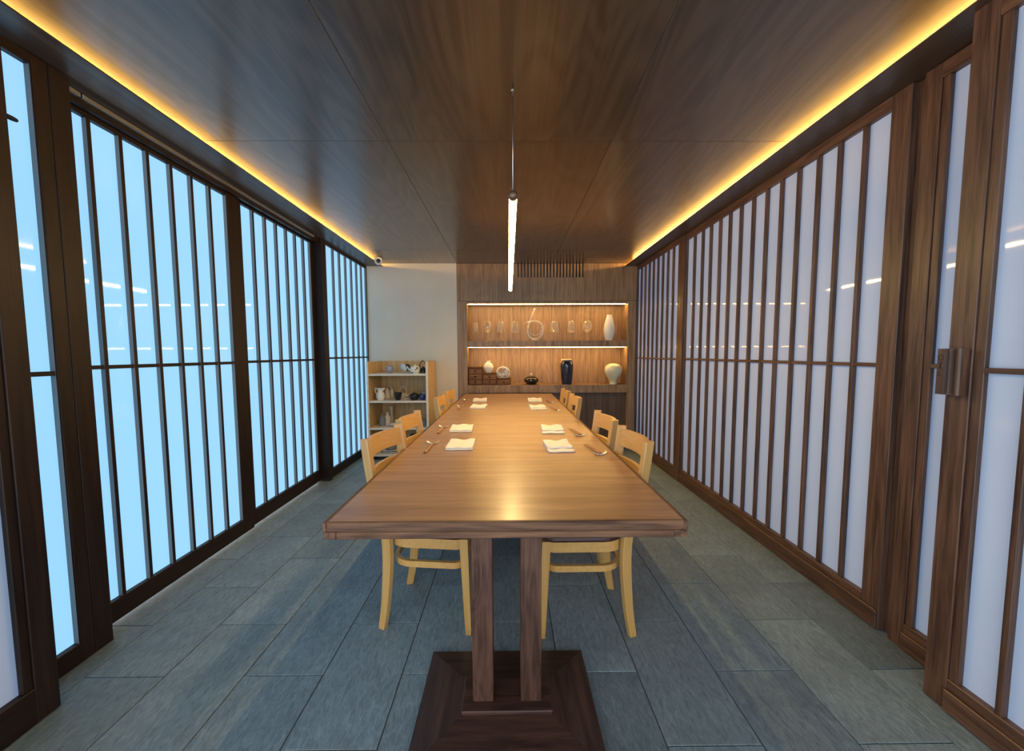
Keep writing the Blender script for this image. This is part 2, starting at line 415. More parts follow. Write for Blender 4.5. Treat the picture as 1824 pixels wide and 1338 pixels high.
# ---- soffit boards with the cove strips behind their lips
for side, lip, out, dz, nm in ((-1, -1.615, -1.95, 0.005, 'window side'), (1, 1.530, 1.85, 0.0, 'pale screen side')):
    n_ = '2' if side < 0 else '3'
    s = empty('trim_' + n_, ((lip + out) / 2, 2, 2.41)); tag(s, 'dark wooden cove board with hidden amber light strip, %s' % nm, 'cove', kind='structure')
    box('board', lip, out, YN, YB - 0.001, 2.408 + dz, 2.415 + dz, SOFF, s)
    b0 = lip + side * 0.11
    box('light_strip', b0, b0 + side * 0.01, YN + 0.05, YB - 0.01, 2.421 + dz, 2.435, COVE, s, bev=0)
    box('back_board', b0 + side * 0.012, b0 + side * 0.03, YN, YB - 0.005, 2.415 + dz, ZC, SOFF, s)

# ---- back wall plaster
wb = box('wall_back', -1.95, -0.659, YB, YB + 0.40, 0, ZC + 0.05, PLASTER, bev=0)
tag(wb, 'grey beige plaster wall beside the wooden display cabinet', 'wall', kind='structure')
wb2 = box('wall_back_core', -0.659, 1.9, YB + 0.42, YB + 0.5, 0, ZC + 0.05, WALLDARK, bev=0)
wb2.name = 'wall_behind_cabinet'; tag(wb2, 'dark wall behind the wooden display cabinet', 'wall', kind='structure')
# side walls behind the cove line, above the screens
tag(box('wall_left', -2.0, -1.93, YN, 5.5, 2.424, ZC + 0.05, WALLDARK, bev=0), 'dark wall strip above the window screens', 'wall', kind='structure')
tag(box('wall_right', 1.835, 1.90, YN, 5.5, 0, ZC + 0.05, WALLDARK, bev=0), 'dark wall behind the pale glass screens', 'wall', kind='structure')

# ---- shoji-like screens.  side -1: left (windows), +1: right.  xf = inner face
def screen(name, label, side, xf, y0, y1, p0, p1, slats, z0, z1, pz0, pz1, pane, depth=0.045, rail_z=1.222, slat_w=0.018, slat_d=0.022, ledge=0.0, cat='screen', bead=0.0, rails=True):
    r = empty(name, (xf, (y0 + y1) / 2, z0)); tag(r, label, cat, kind='structure')
    s = side
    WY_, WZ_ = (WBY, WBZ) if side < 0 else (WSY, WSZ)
    xo = xf + s * depth                       # outer face
    xg = xf + s * (slat_d + 0.003)            # glass face
    if p0 - y0 > 0.004: box('stile', xf, xo, y0, p0, z0, z1, WZ_, r, bev=0.002)
    if y1 - p1 > 0.004: box('stile', xf, xo, p1, y1, z0, z1, WZ_, r, bev=0.002)
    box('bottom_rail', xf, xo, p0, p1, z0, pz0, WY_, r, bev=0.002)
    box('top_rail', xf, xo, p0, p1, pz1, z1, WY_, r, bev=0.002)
    if ledge:
        box('ledge_strip', xf - s * 0.012, xf, y0 + 0.002, p1, z0 + 0.004, pz0 - 0.035, WY_, r, bev=0.003)
    edges = [p0] + list(slats) + [p1]
    for y in slats:
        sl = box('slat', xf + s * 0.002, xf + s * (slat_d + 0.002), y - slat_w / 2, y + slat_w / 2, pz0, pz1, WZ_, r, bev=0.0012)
        if side < 0: sided(sl)
    if side < 0 and not bead:
        sided(box('pane_glow_edge', xf + s * 0.003, xf + s * (slat_d + 0.002), p1 - 0.004, p1, pz0, pz1, WZ_, r, bev=0))  # added strip, its grey stands for pane light on the stile edge
    if bead:
        for y in (p0, p1 - bead): box('bead', xf + s * 0.006, xf + s * 0.024, y, y + bead, pz0, pz1, WZ_, r, bev=0.002)
    for i in range(len(edges) - 1):
        a = edges[i] + (slat_w / 2 if i > 0 else bead); b_ = edges[i + 1] - (slat_w / 2 if i < len(edges) - 2 else bead)
        box('cross_bar', xf + s * 0.005, xf + s * slat_d, a, b_, rail_z - 0.009, rail_z + 0.009, WY_, r, bev=0.001)
        a2 = edges[i] + 0.0005; b2 = edges[i + 1] - 0.0005
        box('pane', xg, xg + s * 0.006, a2, b2, pz0 - 0.004, rail_z - 0.0004, pane, r, bev=0)
        box('pane', xg, xg + s * 0.006, a2, b2, rail_z + 0.0004, pz1 + 0.004, pane, r, bev=0)
    return r
def pitch(a, b_, n): return [a + (b_ - a) * i / n for i in range(1, n)]
ZS = 2.407
# left: sliding door nearest the camera
d1 = screen('door_1', 'dark framed frosted glass sliding door beside the windows, close to the camera', -1, -1.628, 0.38, 1.344, 0.48, 1.275, pitch(0.48, 1.275, 3), 0.004, ZS, 0.131, 2.345, PANE_R, cat='door', bead=0.028, depth=0.05)
pg = link('stop_peg', tube_mesh([(0, 0, 0), (0, 0.022, 0), (0, 0.034, 0), (0, 0.038, 0)], [0.008, 0.008, 0.006, 0.002], 12), BLACKP, d1, (-1.640, 1.343, 2.068))
screen('window_1', 'narrow daylit frosted window panel between the near sliding door and black post', -1, -1.772, 0.30, 1.600, 0.36, 1.547, [0.75, 1.02, 1.285], 0.0, ZS, 0.085, 2.368, PANE_L, cat='window', rail_z=1.208)
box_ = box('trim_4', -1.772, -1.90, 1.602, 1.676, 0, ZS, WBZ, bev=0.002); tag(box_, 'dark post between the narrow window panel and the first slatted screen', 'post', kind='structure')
screen('window_2', 'daylit slatted window screen nearest the camera, seven bays wide', -1, -1.855, 1.678, 2.775, 1.690, 2.667, [1.821, 1.965, 2.105, 2.246, 2.385, 2.524], 0.018, 2.40, 0.118, 2.333, PANE_L, cat='window', rail_z=1.224)
screen('window_3', 'middle daylit slatted window screen of the three', -1, -1.874, 2.777, 3.845, 2.829, 3.791, [2.966, 3.112, 3.256, 3.400, 3.539, 3.674], 0.020, 2.40, 0.128, 2.345, PANE_L, cat='window', rail_z=1.227)
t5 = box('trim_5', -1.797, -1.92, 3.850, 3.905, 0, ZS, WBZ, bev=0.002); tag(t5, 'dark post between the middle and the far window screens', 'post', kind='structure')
screen('window_4', 'daylit slatted window screen farthest away, next to the plaster wall', -1, -1.822, 3.907, 5.118, 3.995, 5.098, [4.170, 4.325, 4.485, 4.645, 4.802, 4.955], 0.0, ZS, 0.092, 2.385, PANE_L, cat='window', rail_z=1.240)
hd = empty('trim_6', (-1.83, 2.7, 2.36)); tag(hd, 'black header with thin aluminium sliding track above the window screens', 'track', kind='structure')
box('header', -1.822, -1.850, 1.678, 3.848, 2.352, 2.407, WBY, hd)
for a, b_ in ((1.68, 1.745), (1.752, 2.30), (2.306, 2.86), (2.866, 3.40), (3.406, 3.73)):
    box('track', -1.800, -1.821, a, b_, 2.374, 2.392, ALU, hd)
box('track', -1.808, -1.821, 1.68, 3.73, 2.394, 2.400, IRON, hd, bev=0)
# right
kx = 1.708 / 1.69
screen('window_5', 'pale slatted glass screen in the far corner by the display cabinet', 1, 1.692, 3.762, 5.118, 3.885, 5.110, pitch(3.885, 5.110, 9), 0.0, ZS, 0.125, 2.358, PANE_R, rail_z=1.219)
s2 = [v * kx for v in (3.564, 3.419, 3.284, 3.143, 3.005, 2.866, 2.724, 2.584, 2.448, 2.306, 2.163, 2.028, 1.887)][::-1]
screen('window_6', 'long pale slatted glass screen in the middle of the wall without daylight', 1, 1.708, 1.688, 3.760, 1.777, 3.752, s2, 0.0, ZS, 0.128, 2.352, PANE_R, rail_z=1.222, ledge=0.01)
j = empty('trim_7', (1.74, 1.66, 0)); tag(j, 'dark recessed jamb with a thin light gap beside the long pale screen', 'jamb', kind='structure')
box('jamb', 1.735, 1.80, 1.646, 1.687, 0, ZS, WSZ, j)
box('gap_pane', 1.728, 1.734, 1.6405, 1.6455, 0.01, ZS - 0.02, PANE_L, j, bev=0)
screen('window_7', 'narrow pale glass panel mostly behind the sliding door with the wooden handle', 1, 1.708, 0.30, 1.640, 0.36, 1.576, [0.75, 1.02, 1.29], 0.0, ZS, 0.112, 2.349, PANE_R, rail_z=1.224, bead=0.028, ledge=0.01)
d2 = screen('door_2', 'brown framed pale glass sliding door with a carved wooden handle', 1, 1.567, 0.38, 1.360, 0.48, 1.287, [0.645, 0.77, 0.895, 1.02, 1.145], 0.004, ZS, 0.120, 2.338, PANE_R, cat='door', bead=0.030, rail_z=1.219, depth=0.05, ledge=0.01)
# carved handle
hp_ = [(1.566, 1.312), (1.538, 1.312), (1.533, 1.316), (1.533, 1.322), (1.540, 1.328), (1.549, 1.335), (1.550, 1.342), (1.540, 1.349), (1.532, 1.352), (1.530, 1.356), (1.530, 1.378), (1.566, 1.378)]
h = link('handle', prism_mesh([(x - 1.566, y - 1.345) for x, y in hp_], -0.08, 0.08, 'z', 'handle'), WSZ, d2, (1.566, 1.327, 1.212)); h['label'] = 'carved wooden pull handle with engraved letters'
def strokes(name, segs, parent, loc, mat):
    """engraved letter strokes lying in a plane facing -x; coordinates (y,z)"""
    vs_, fs = [], []
    for (y0, z0, y1, z1) in segs:
        d = Vector((y1 - y0, z1 - z0)); d.normalize(); n = Vector((-d.y, d.x)) * 0.0011
        b0 = len(vs_)
        for (yy, zz) in ((y0 + n.x, z0 + n.y), (y1 + n.x, z1 + n.y), (y1 - n.x, z1 - n.y), (y0 - n.x, z0 - n.y)):
            vs_.append((-0.0004, yy, zz)); 
        for (yy, zz) in ((y0 + n.x, z0 + n.y), (y1 + n.x, z1 + n.y), (y1 - n.x, z1 - n.y), (y0 - n.x, z0 - n.y)):
            vs_.append((0.0006, yy, zz))
        fs += [(b0, b0 + 1, b0 + 2, b0 + 3), (b0 + 4, b0 + 5, b0 + 6, b0 + 7)] + [(b0 + i, b0 + (i + 1) % 4, b0 + 4 + (i + 1) % 4, b0 + 4 + i) for i in range(4)]
    return link(name, mesh(name, vs_, fs), mat, parent, loc)
sg = []
for i in range(14):
    a, b_ = 2 * math.pi * i / 14, 2 * math.pi * (i + 1) / 14
    sg.append((0.008 * math.cos(a), 0.049 + 0.0085 * math.sin(a), 0.008 * math.cos(b_), 0.049 + 0.0085 * math.sin(b_)))
sg += [(0.006, 0.034, -0.001, 0.024), (-0.006, 0.034, -0.001, 0.024), (-0.001, 0.024, 0.004, 0.016), (0.006, 0.008, -0.001, 0.018), (-0.006, 0.006, -0.001, 0.018),
       (0.006, 0.0, 0.006, -0.014), (0.006, -0.014, -0.006, -0.014), (0.002, -0.004, -0.004, -0.004)]
strokes('engraved_letters', sg, h, (1.530, 1.349, 1.212), IRON)

# ================================================================== DISPLAY CABINET
cab = empty('display_cabinet', (0.5, YB, 0)); tag(cab, 'built-in brown veneer display cabinet with two lit niches in the back wall', 'cabinet')
CX0, CX1, NX0, NX1 = -0.657, 1.688, -0.529, 1.582
VX0, VX1, VZ0 = 0.107, 0.992, 2.268
link('fascia', prism_mesh([(CX0, 1.968), (CX1, 1.968), (CX1, ZC - 0.002), (VX1, ZC - 0.002), (VX1, VZ0), (VX0, VZ0), (VX0, ZC - 0.002), (CX0, ZC - 0.002)], 0, 0.02, 'y', 'fascia'), CABZ, cab, (0, YB, 0))
box('stile', CX0, NX0, YB, YB + 0.02, 0, 1.965, CABZ, cab); box('stile', NX1, CX1, YB, YB + 0.02, 0, 1.965, CABZ, cab)
box('header', NX0, NX1, YB, YB + 0.32, 1.936, 1.965, CABX, cab)
box('niche_side', NX0 - 0.018, NX0, YB + 0.021, YB + 0.32, 0.0, 1.935, CABZ, cab); box('niche_side', NX1, NX1 + 0.018, YB + 0.021, YB + 0.32, 0.0, 1.935, CABZ, cab)
box('back_panel', NX0 - 0.018, NX1 + 0.018, YB + 0.321, YB + 0.34, 0.74, 1.98, CABZ, cab)
box('shelf', NX0, NX1, YB + 0.002, YB + 0.32, 1.366, 1.450, CABX, cab); box('shelf', NX0, NX1, YB - 0.012, YB + 0.32, 0.760, 0.864, CABX, cab)
for i in range(4):
    a = NX0 + (NX1 - NX0) * i / 4; b_ = NX0 + (NX1 - NX0) * (i + 1) / 4
    box('base_panel', a + 0.001, b_ - 0.001, YB + 0.06, YB + 0.08, 0, 0.759, CABD, cab)
for z in (1.936, 1.366):
    ls = box('light_strip', NX0 + 0.012, NX1 - 0.012, YB + 0.075, YB + 0.095, z - 0.005, z - 0.0005, NICHELED, cab, bev=0); ls['label'] = 'glowing amber light strip'
box('vent_backing', VX0, VX1, YB + 0.06, YB + 0.07, VZ0, ZC, BLACKP, cab, bev=0)
for i in range(21):
    x = VX0 + 0.0005 + i * 0.0421
    box('vent_slat', x, x + 0.0265, YB + 0.002, YB + 0.03, VZ0, ZC - 0.002, CABZ, cab, bev=0.001)

# ================================================================== TABLE
TX, TW, TZ, TH = 0.002, 1.134, 0.760, 0.054
Y0, Y1 = 1.168, 5.02
tb = empty('dining_table', (TX, (Y0 + Y1) / 2, 0)); tag(tb, 'long walnut dining table on twin-post pedestals set with white napkins', 'table')
x0, x1 = TX - TW / 2, TX + TW / 2
EB = 0.040
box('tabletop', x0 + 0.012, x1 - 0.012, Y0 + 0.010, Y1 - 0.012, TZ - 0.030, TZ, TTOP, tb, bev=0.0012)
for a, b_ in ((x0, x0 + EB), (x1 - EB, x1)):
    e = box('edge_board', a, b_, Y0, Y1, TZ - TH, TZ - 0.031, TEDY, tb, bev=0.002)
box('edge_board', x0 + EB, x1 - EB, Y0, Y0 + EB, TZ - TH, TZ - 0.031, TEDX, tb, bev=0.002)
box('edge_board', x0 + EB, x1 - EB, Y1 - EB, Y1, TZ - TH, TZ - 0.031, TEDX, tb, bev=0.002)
for nm, a in (('edge_moulding', 0), ):
    box(nm, x0 - 0.001, x0 + 0.012, Y0 - 0.001, Y1, TZ - 0.030, TZ + 0.0006, TEDY, tb, bev=0.002)
    box(nm, x1 - 0.012, x1 + 0.001, Y0 - 0.001, Y1, TZ - 0.030, TZ + 0.0006, TEDY, tb, bev=0.002)
    box(nm, x0 + 0.012, x1 - 0.012, Y0 - 0.001, Y0 + 0.010, TZ - 0.030, TZ + 0.0006, TEDX, tb, bev=0.002)
    box(nm, x0 + 0.012, x1 - 0.012, Y1 - 0.012, Y1, TZ - 0.030, TZ + 0.0006, TEDX, tb, bev=0.002)
def pedestal(yc):
    p = empty('pedestal', (TX, yc, 0)); p.parent = tb; p.location = Vector((TX, yc, 0)) - WLOC[tb]
    bx, by, zx, zy = 0.313, 0.246, 0.158, 0.075
    z0_, z1_, z2_ = 0.0, 0.022, 0.062
    # four mitred sloping boards and the raised block
    for sx in (-1, 1):
        poly = [(sx * bx, -by), (sx * bx, by), (sx * zx, zy), (sx * zx, -zy)]
        top = [(sx * bx, -by, z1_), (sx * bx, by, z1_), (sx * zx, zy, z2_ - 0.012), (sx * zx, -zy, z2_ - 0.012)]
        me = mesh('base_board', [(u, v, 0.0) for u, v in poly] + top, [(0, 1, 2, 3), (4, 5, 6, 7)] + [(i, (i + 1) % 4, 4 + (i + 1) % 4, 4 + i) for i in range(4)])
        link('base_board', me, TBASY, p, (TX, yc, 0))
        g = 0.0012
        poly = [(-bx + g, sx * by), (bx - g, sx * by), (zx - g, sx * zy), (-zx + g, sx * zy)]
        top = [(-bx + g, sx * by, z1_), (bx - g, sx * by, z1_), (zx - g, sx * zy, z2_ - 0.012), (-zx + g, sx * zy, z2_ - 0.012)]
        me = mesh('base_board', [(u, v, 0.0) for u, v in poly] + top, [(0, 1, 2, 3), (4, 5, 6, 7)] + [(i, (i + 1) % 4, 4 + (i + 1) % 4, 4 + i) for i in range(4)])
        link('base_board', me, TBASX, p, (TX, yc, 0))
    box('base_block', TX - zx + 0.001, TX + zx - 0.001, yc - zy + 0.001, yc + zy - 0.001, 0, z2_, TBASX, p, bev=0.003)
    for sx in (-1, 1):
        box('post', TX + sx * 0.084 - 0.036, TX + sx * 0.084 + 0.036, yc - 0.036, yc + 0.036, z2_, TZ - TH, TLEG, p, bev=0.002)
    box('top_plate', TX - 0.30, TX + 0.30, yc - 0.06, yc + 0.06, TZ - TH, TZ - 0.0305, TBASX, p, bev=0.002)
pedestal(1.312); pedestal(4.70)

# ================================================================== CHAIRS
def make_chair():
    ch = empty('dining_chair')
    def part(n, me, m): return link(n, me, m, ch)
    # rear legs and back posts: curved, turned to follow the back
    prof = smooth_path([(0.010, 0, 0.0), (0.032, 0, 0.14), (0.049, 0, 0.36), (0.036, 0, 0.52), (-0.006, 0, 0.66), (-0.028, 0, 0.78), (-0.042, 0, 0.895)], 5)
    for s in (-1, 1):
        rings = []
        for p in prof:
            t = p.z / 0.895
            hw = 0.025 - 0.003 * abs(t - 0.5) ; ht = 0.0135
            if p.z < 0.3: hw -= 0.006 * (0.3 - p.z) / 0.3
            a = s * math.radians(24)
            ca, sa = math.cos(a), math.sin(a)
            yc = s * (0.178 + 0.012 * min(1, p.z / 0.45))
            ring = []
            c_ = 0.003
            for u, v in ((-hw + c_, -ht), (hw - c_, -ht), (hw, -ht + c_), (hw, ht - c_), (hw - c_, ht), (-hw + c_, ht), (-hw, ht - c_), (-hw, -ht + c_)):
                ring.append((p.x + u * ca + v * sa * -1, yc + u * sa + v * ca, p.z))
            rings.append(ring)
        part('rear_leg', loft_mesh(rings, 'rear_leg'), BEECHZ)
    def xz(z):
        for i in range(len(prof) - 1):
            if prof[i].z <= z <= prof[i + 1].z:
                f = (z - prof[i].z) / (prof[i + 1].z - prof[i].z); return prof[i].x + f * (prof[i + 1].x - prof[i].x)
        return prof[-1].x
    def slab(z0, z1, th, bulge, n=14):
        rings = []
        for i in range(n + 1):
            u = -1 + 2 * i / n
            y = 0.186 * u; off = -bulge * (1 - u * u) + 0.004
            ring = []
            for zz in (z0, (z0 + z1) / 2, z1):
                ring.append((xz(zz) + off + th / 2, y, zz))
            for zz in (z1, (z0 + z1) / 2, z0):
                ring.append((xz(zz) + off - th / 2, y, zz))
            rings.append(ring)
        return loft_mesh(rings, 'slab', smooth=False)
    part('backrest', slab(0.792, 0.880, 0.020, 0.048), BEECHY)
    part('lower_back_rail', slab(0.690, 0.740, 0.018, 0.040), BEECHY)
    # front legs
    for s in (-1, 1):
        rings = []
        for z, hw, x, y in ((0.0, 0.013, 0.420, 0.180), (0.02, 0.0135, 0.420, 0.180), (0.42, 0.019, 0.403, 0.172), (0.448, 0.019, 0.402, 0.171)):
            rings.append([(x - hw, s * y - hw, z), (x + hw, s * y - hw, z), (x + hw, s * y + hw, z), (x - hw, s * y + hw, z)])
        part('front_leg', loft_mesh(rings, 'front_leg'), BEECHZ)
    # bent rings: seat apron and stretcher
    def rrect(x0, x1, hy, rr, rf, n=7):
        pts = []
        for cx_, cy_, a0, r in ((x1 - rf, hy - rf, 0, rf), (x0 + rr, hy - rr, 90, rr), (x0 + rr, -hy + rr, 180, rr), (x1 - rf, -hy + rf, 270, rf)):
            for i in range(n + 1):
                a = math.radians(a0 + 90 * i / n); pts.append((cx_ + r * math.cos(a), cy_ + r * math.sin(a)))
        return pts
    def ring_mesh(outer, inner, z0, z1):
        rings = []
        for (xo, yo), (xi, yi) in zip(outer, inner):
            rings.append([(xo, yo, z0), (xo, yo, z1), (xi, yi, z1), (xi, yi, z0)])
        return loft_mesh(rings, 'ring', closed=True)
    part('seat_apron', ring_mesh(rrect(0.035, 0.412, 0.196, 0.11, 0.05), rrect(0.053, 0.394, 0.178, 0.095, 0.035), 0.402, 0.449), BEECHY)
    part('stretcher', ring_mesh(rrect(0.045, 0.398, 0.186, 0.11, 0.05), rrect(0.063, 0.380, 0.168, 0.095, 0.035), 0.306, 0.334), BEECHY)
    seat = [[(x, y, z) for x, y in rrect(0.035 + i, 0.420 - i, 0.202 - i, 0.11, 0.055)] for z, i in ((0.449, 0.004), (0.458, 0.0), (0.470, 0.003), (0.478, 0.016))]
    part('seat', loft_mesh(seat, 'seat'), VINYL)
    return ch
def copy_tree(o, parent=None):
    c = o.copy(); COL.objects.link(c); c.parent = parent
    for k_ in list(o.children): copy_tree(k_, c)
    return c
proto = make_chair()
CH = [  # x, y of the rear feet line, yaw (deg), label
    (-0.574, 1.916, -6, 'beech chair on the window side, nearest the camera'),
    (-0.580, 2.440, -2, 'beech chair on the window side, second from the camera'),
    (-0.578, 3.535, 0, 'beech chair on the window side, third from the camera'),
    (-0.575, 4.055, -2, 'beech chair on the window side, farthest from the camera'),
    (0.577, 1.850, 180.5, 'beech chair by the pale screens, nearest the camera'),
    (0.577, 2.400, 181, 'beech chair by the pale screens, second from the camera'),
    (0.582, 3.520, 180, 'beech chair by the pale screens, third from the camera'),
    (0.579, 4.085, 180, 'beech chair by the pale screens, farthest from the camera')]
for i, (x, y, a, lb) in enumerate(CH):
    c = proto if i == 0 else copy_tree(proto)
    c.location = (x, y, 0); c.rotation_euler = (0, 0, math.radians(a))
    tag(c, lb, 'chair', 'beech chairs tucked in along the table')

# ================================================================== PENDANT
pd = empty('pendant_lamp', (0.034, 3.0, 1.955)); tag(pd, 'slim glowing tube pendant hung lengthwise over the table', 'lamp')
px_, pz_, ya, yb_ = 0.034, 1.958, 1.71, 4.16
R0 = 0.0195
arc = lambda a0, a1, n, r: [(r * math.cos(math.radians(a0 + (a1 - a0) * i / n)), r * math.sin(math.radians(a0 + (a1 - a0) * i / n))) for i in range(n + 1)]
# housing: upper shell of the tube; diffuser: lower half
link('housing', prism_mesh([(u, v) for u, v in arc(-18, 198, 16, R0)], ya - 3.0, yb_ - 3.0, 'y', 'housing'), BRONZE, pd, (px_, 3.0, pz_))
df = link('diffuser', prism_mesh([(u * 0.93, v * 0.96 ) for u, v in arc(200, 340, 12, R0)], ya + 0.03 - 3.0, yb_ - 0.004 - 3.0, 'y', 'diffuser'), TUBELED, pd, (px_, 3.0, pz_ - 0.0005))
for y in (ya, yb_):
    s = -1 if y == ya else 1
    link('end_cap', lathe_mesh([(0, 0.012), (R0 * 0.6, 0.010), (R0 * 0.98, 0.003), (R0 * 1.02, -0.02 if s < 0 else 0.0), (0, -0.02 if s < 0 else 0.0)], 20, 'cap'), BRONZE, pd, (px_, y, pz_)).rotation_euler = (math.radians(90 * -s), 0, 0)
for y in (ya + 0.055, yb_ - 0.06):
    link('suspension_cable', tube_mesh([(0, 0, pz_ + R0 - 0.002), (0, 0, ZC - 0.02)], 0.0022, 8), STEEL, pd, (px_, y, 0))
    link('cable_grip', lathe_mesh([(0, 0.03), (0.004, 0.03), (0.004, 0.005), (0.0065, 0.004), (0.0065, 0), (0, 0)], 14), STEEL, pd, (px_, y, ZC - 0.030))
link('cord_tail', tube_mesh([(0, 0, 0), (-0.002, 0, 0.015), (-0.003, 0, 0.03)], 0.0014, 6), STEEL, pd, (px_ - 0.005, ya + 0.05, pz_ + R0 - 0.003))

# ================================================================== CCTV
cc = empty('security_camera', (-1.56, 4.80, 2.41)); tag(cc, 'small white security camera under the ceiling corner by the windows', 'camera')
aim = Matrix.Rotation(math.radians(18), 4, 'Z') @ Matrix.Rotation(math.radians(98), 4, 'X')
bd = link('body', lathe_mesh([(0, -0.05), (0.026, -0.05), (0.033, -0.044), (0.035, -0.03), (0.035, 0.035), (0.033, 0.043), (0.029, 0.045), (0.028, 0.040), (0, 0.040)], 24), WHITEP, cc, (-1.560, 4.80, 2.405)); bd.rotation_euler = aim.to_euler(); bd.scale = (1.3, 1.3, 1.3)
ln = link('lens', lathe_mesh([(0, 0.0412), (0.019, 0.0412), (0.019, 0.043), (0.015, 0.044), (0.013, 0.042), (0.007, 0.042), (0.006, 0.046), (0, 0.047)], 20), BLACKP, bd, (-1.560, 4.80, 2.405))
box('bracket', -1.613, -1.555, 4.81, 4.84, 2.424, 2.44, WHITEP, cc); link('stem', tube_mesh([(-0.02, 0.02, 0.03), (-0.01, 0.01, 0.02), (0, 0, 0)], 0.009, 10), WHITEP, cc, (-1.560, 4.80, 2.405))

# ================================================================== PLACE SETTINGS
def napkin_mesh(wd, dp, seed, roll=False):
    rnd = random.Random(seed)
    vs_, fs = [], []
    nx, ny = 14, 12
    layers = [(0.0, 0.0085, 0.0), (0.0085, 0.0165, 0.004)] if not roll else [(0.0, 0.009, 0.0), (0.009, 0.021, 0.05)]
    ph = rnd.uniform(0, 6)
    for z0, z1, inset in layers:
        b0 = len(vs_)
        prof = [(0, z0 + 0.0006), (-0.004, (z0 + z1) / 2), (0, z1)]
        ring_n = 0
        for i in range(nx + 1):
            u = i / nx; x = (u - 0.5) * wd
            ring = []
            ya_ = inset + 0.002 * math.sin(6 * u + ph); yb2 = dp + 0.003 * math.sin(5 * u + ph * 2)
            def zt(v, top): 
                return top + 0.0022 * math.sin(7 * u + 5 * v + ph) * v + 0.002 * math.sin(11 * u - 4 * v + ph) + 0.004 * v * v * (u - 0.5) ** 2 * 4
            mid = (z0 + z1) / 2; hh = (z1 - z0) / 2
            for a in range(7):          # rounded near fold
                t = math.pi * (-0.5 - a / 6.0)
                ring.append((x, ya_ + hh + hh * math.cos(t) , mid + hh * math.sin(t) + (zt(0, 0) * (a / 6.0))))
            for jj in range(1, ny + 1):
                v = jj / ny; ring.append((x, ya_ + hh + (yb2 - ya_ - hh) * v, zt(v, z1)))
            ring.append((x, yb2, z0 + 0.0005))
            ring_n = len(ring); vs_ += ring
        for i in range(nx):
            for k_ in range(ring_n):
                l = (k_ + 1) % ring_n
                fs.append((b0 + i * ring_n + k_, b0 + i * ring_n + l, b0 + (i + 1) * ring_n + l, b0 + (i + 1) * ring_n + k_))
        fs.append(tuple(b0 + k_ for k_ in range(ring_n))); fs.append(tuple(b0 + nx * ring_n + k_ for k_ in range(ring_n)))
    mnz = min(v[2] for v in vs_)
    vs_ = [(a, b_, c - mnz) for a, b_, c in vs_]
    me = mesh('napkin', vs_, fs)
    for p in me.polygons: p.use_smooth = len(p.vertices) == 4
    return me
def rest_mesh():
    rings = []
    n = 16
    for i in range(n + 1):
        u = -1 + 2 * i / n
        x = 0.036 * u
        z = 0.003 + 0.0145 * abs(u) ** 2.6
        hd_ = 0.0125 * (0.62 + 0.38 * abs(u)) if abs(u) < 0.92 else 0.0095
        th = 0.0045 - 0.002 * abs(u)
        ring = [(x, -hd_, z + th), (x, 0, z + th - 0.001), (x, hd_, z + th), (x, hd_, max(0, z - th * 0.8)), (x, -hd_, max(0, z - th * 0.8))]
        rings.append(ring)
    me = loft_mesh(rings, 'chopstick_rest')
    for p in me.polygons: p.use_smooth = len(p.vertices) == 4
    return me
REST_ME = rest_mesh()
# chopstick along +y: butt square, tapering to tip
cr = []
for y, r in ((0, 0.0040), (0.002, 0.0043), (0.14, 0.0036), (0.236, 0.0021), (0.238, 0.0012)):
    cr.append([(r * math.cos(math.pi / 4 * k_ + 0.39), y, r * math.sin(math.pi / 4 * k_ + 0.39)) for k_ in range(8)])
CHOP_ME = loft_mesh(cr, 'chopstick')
for p in CHOP_ME.polygons: p.use_smooth = len(p.vertices) == 4
pos = ['nearest the camera', 'second from the camera', 'third from the camera', 'farthest from the camera']
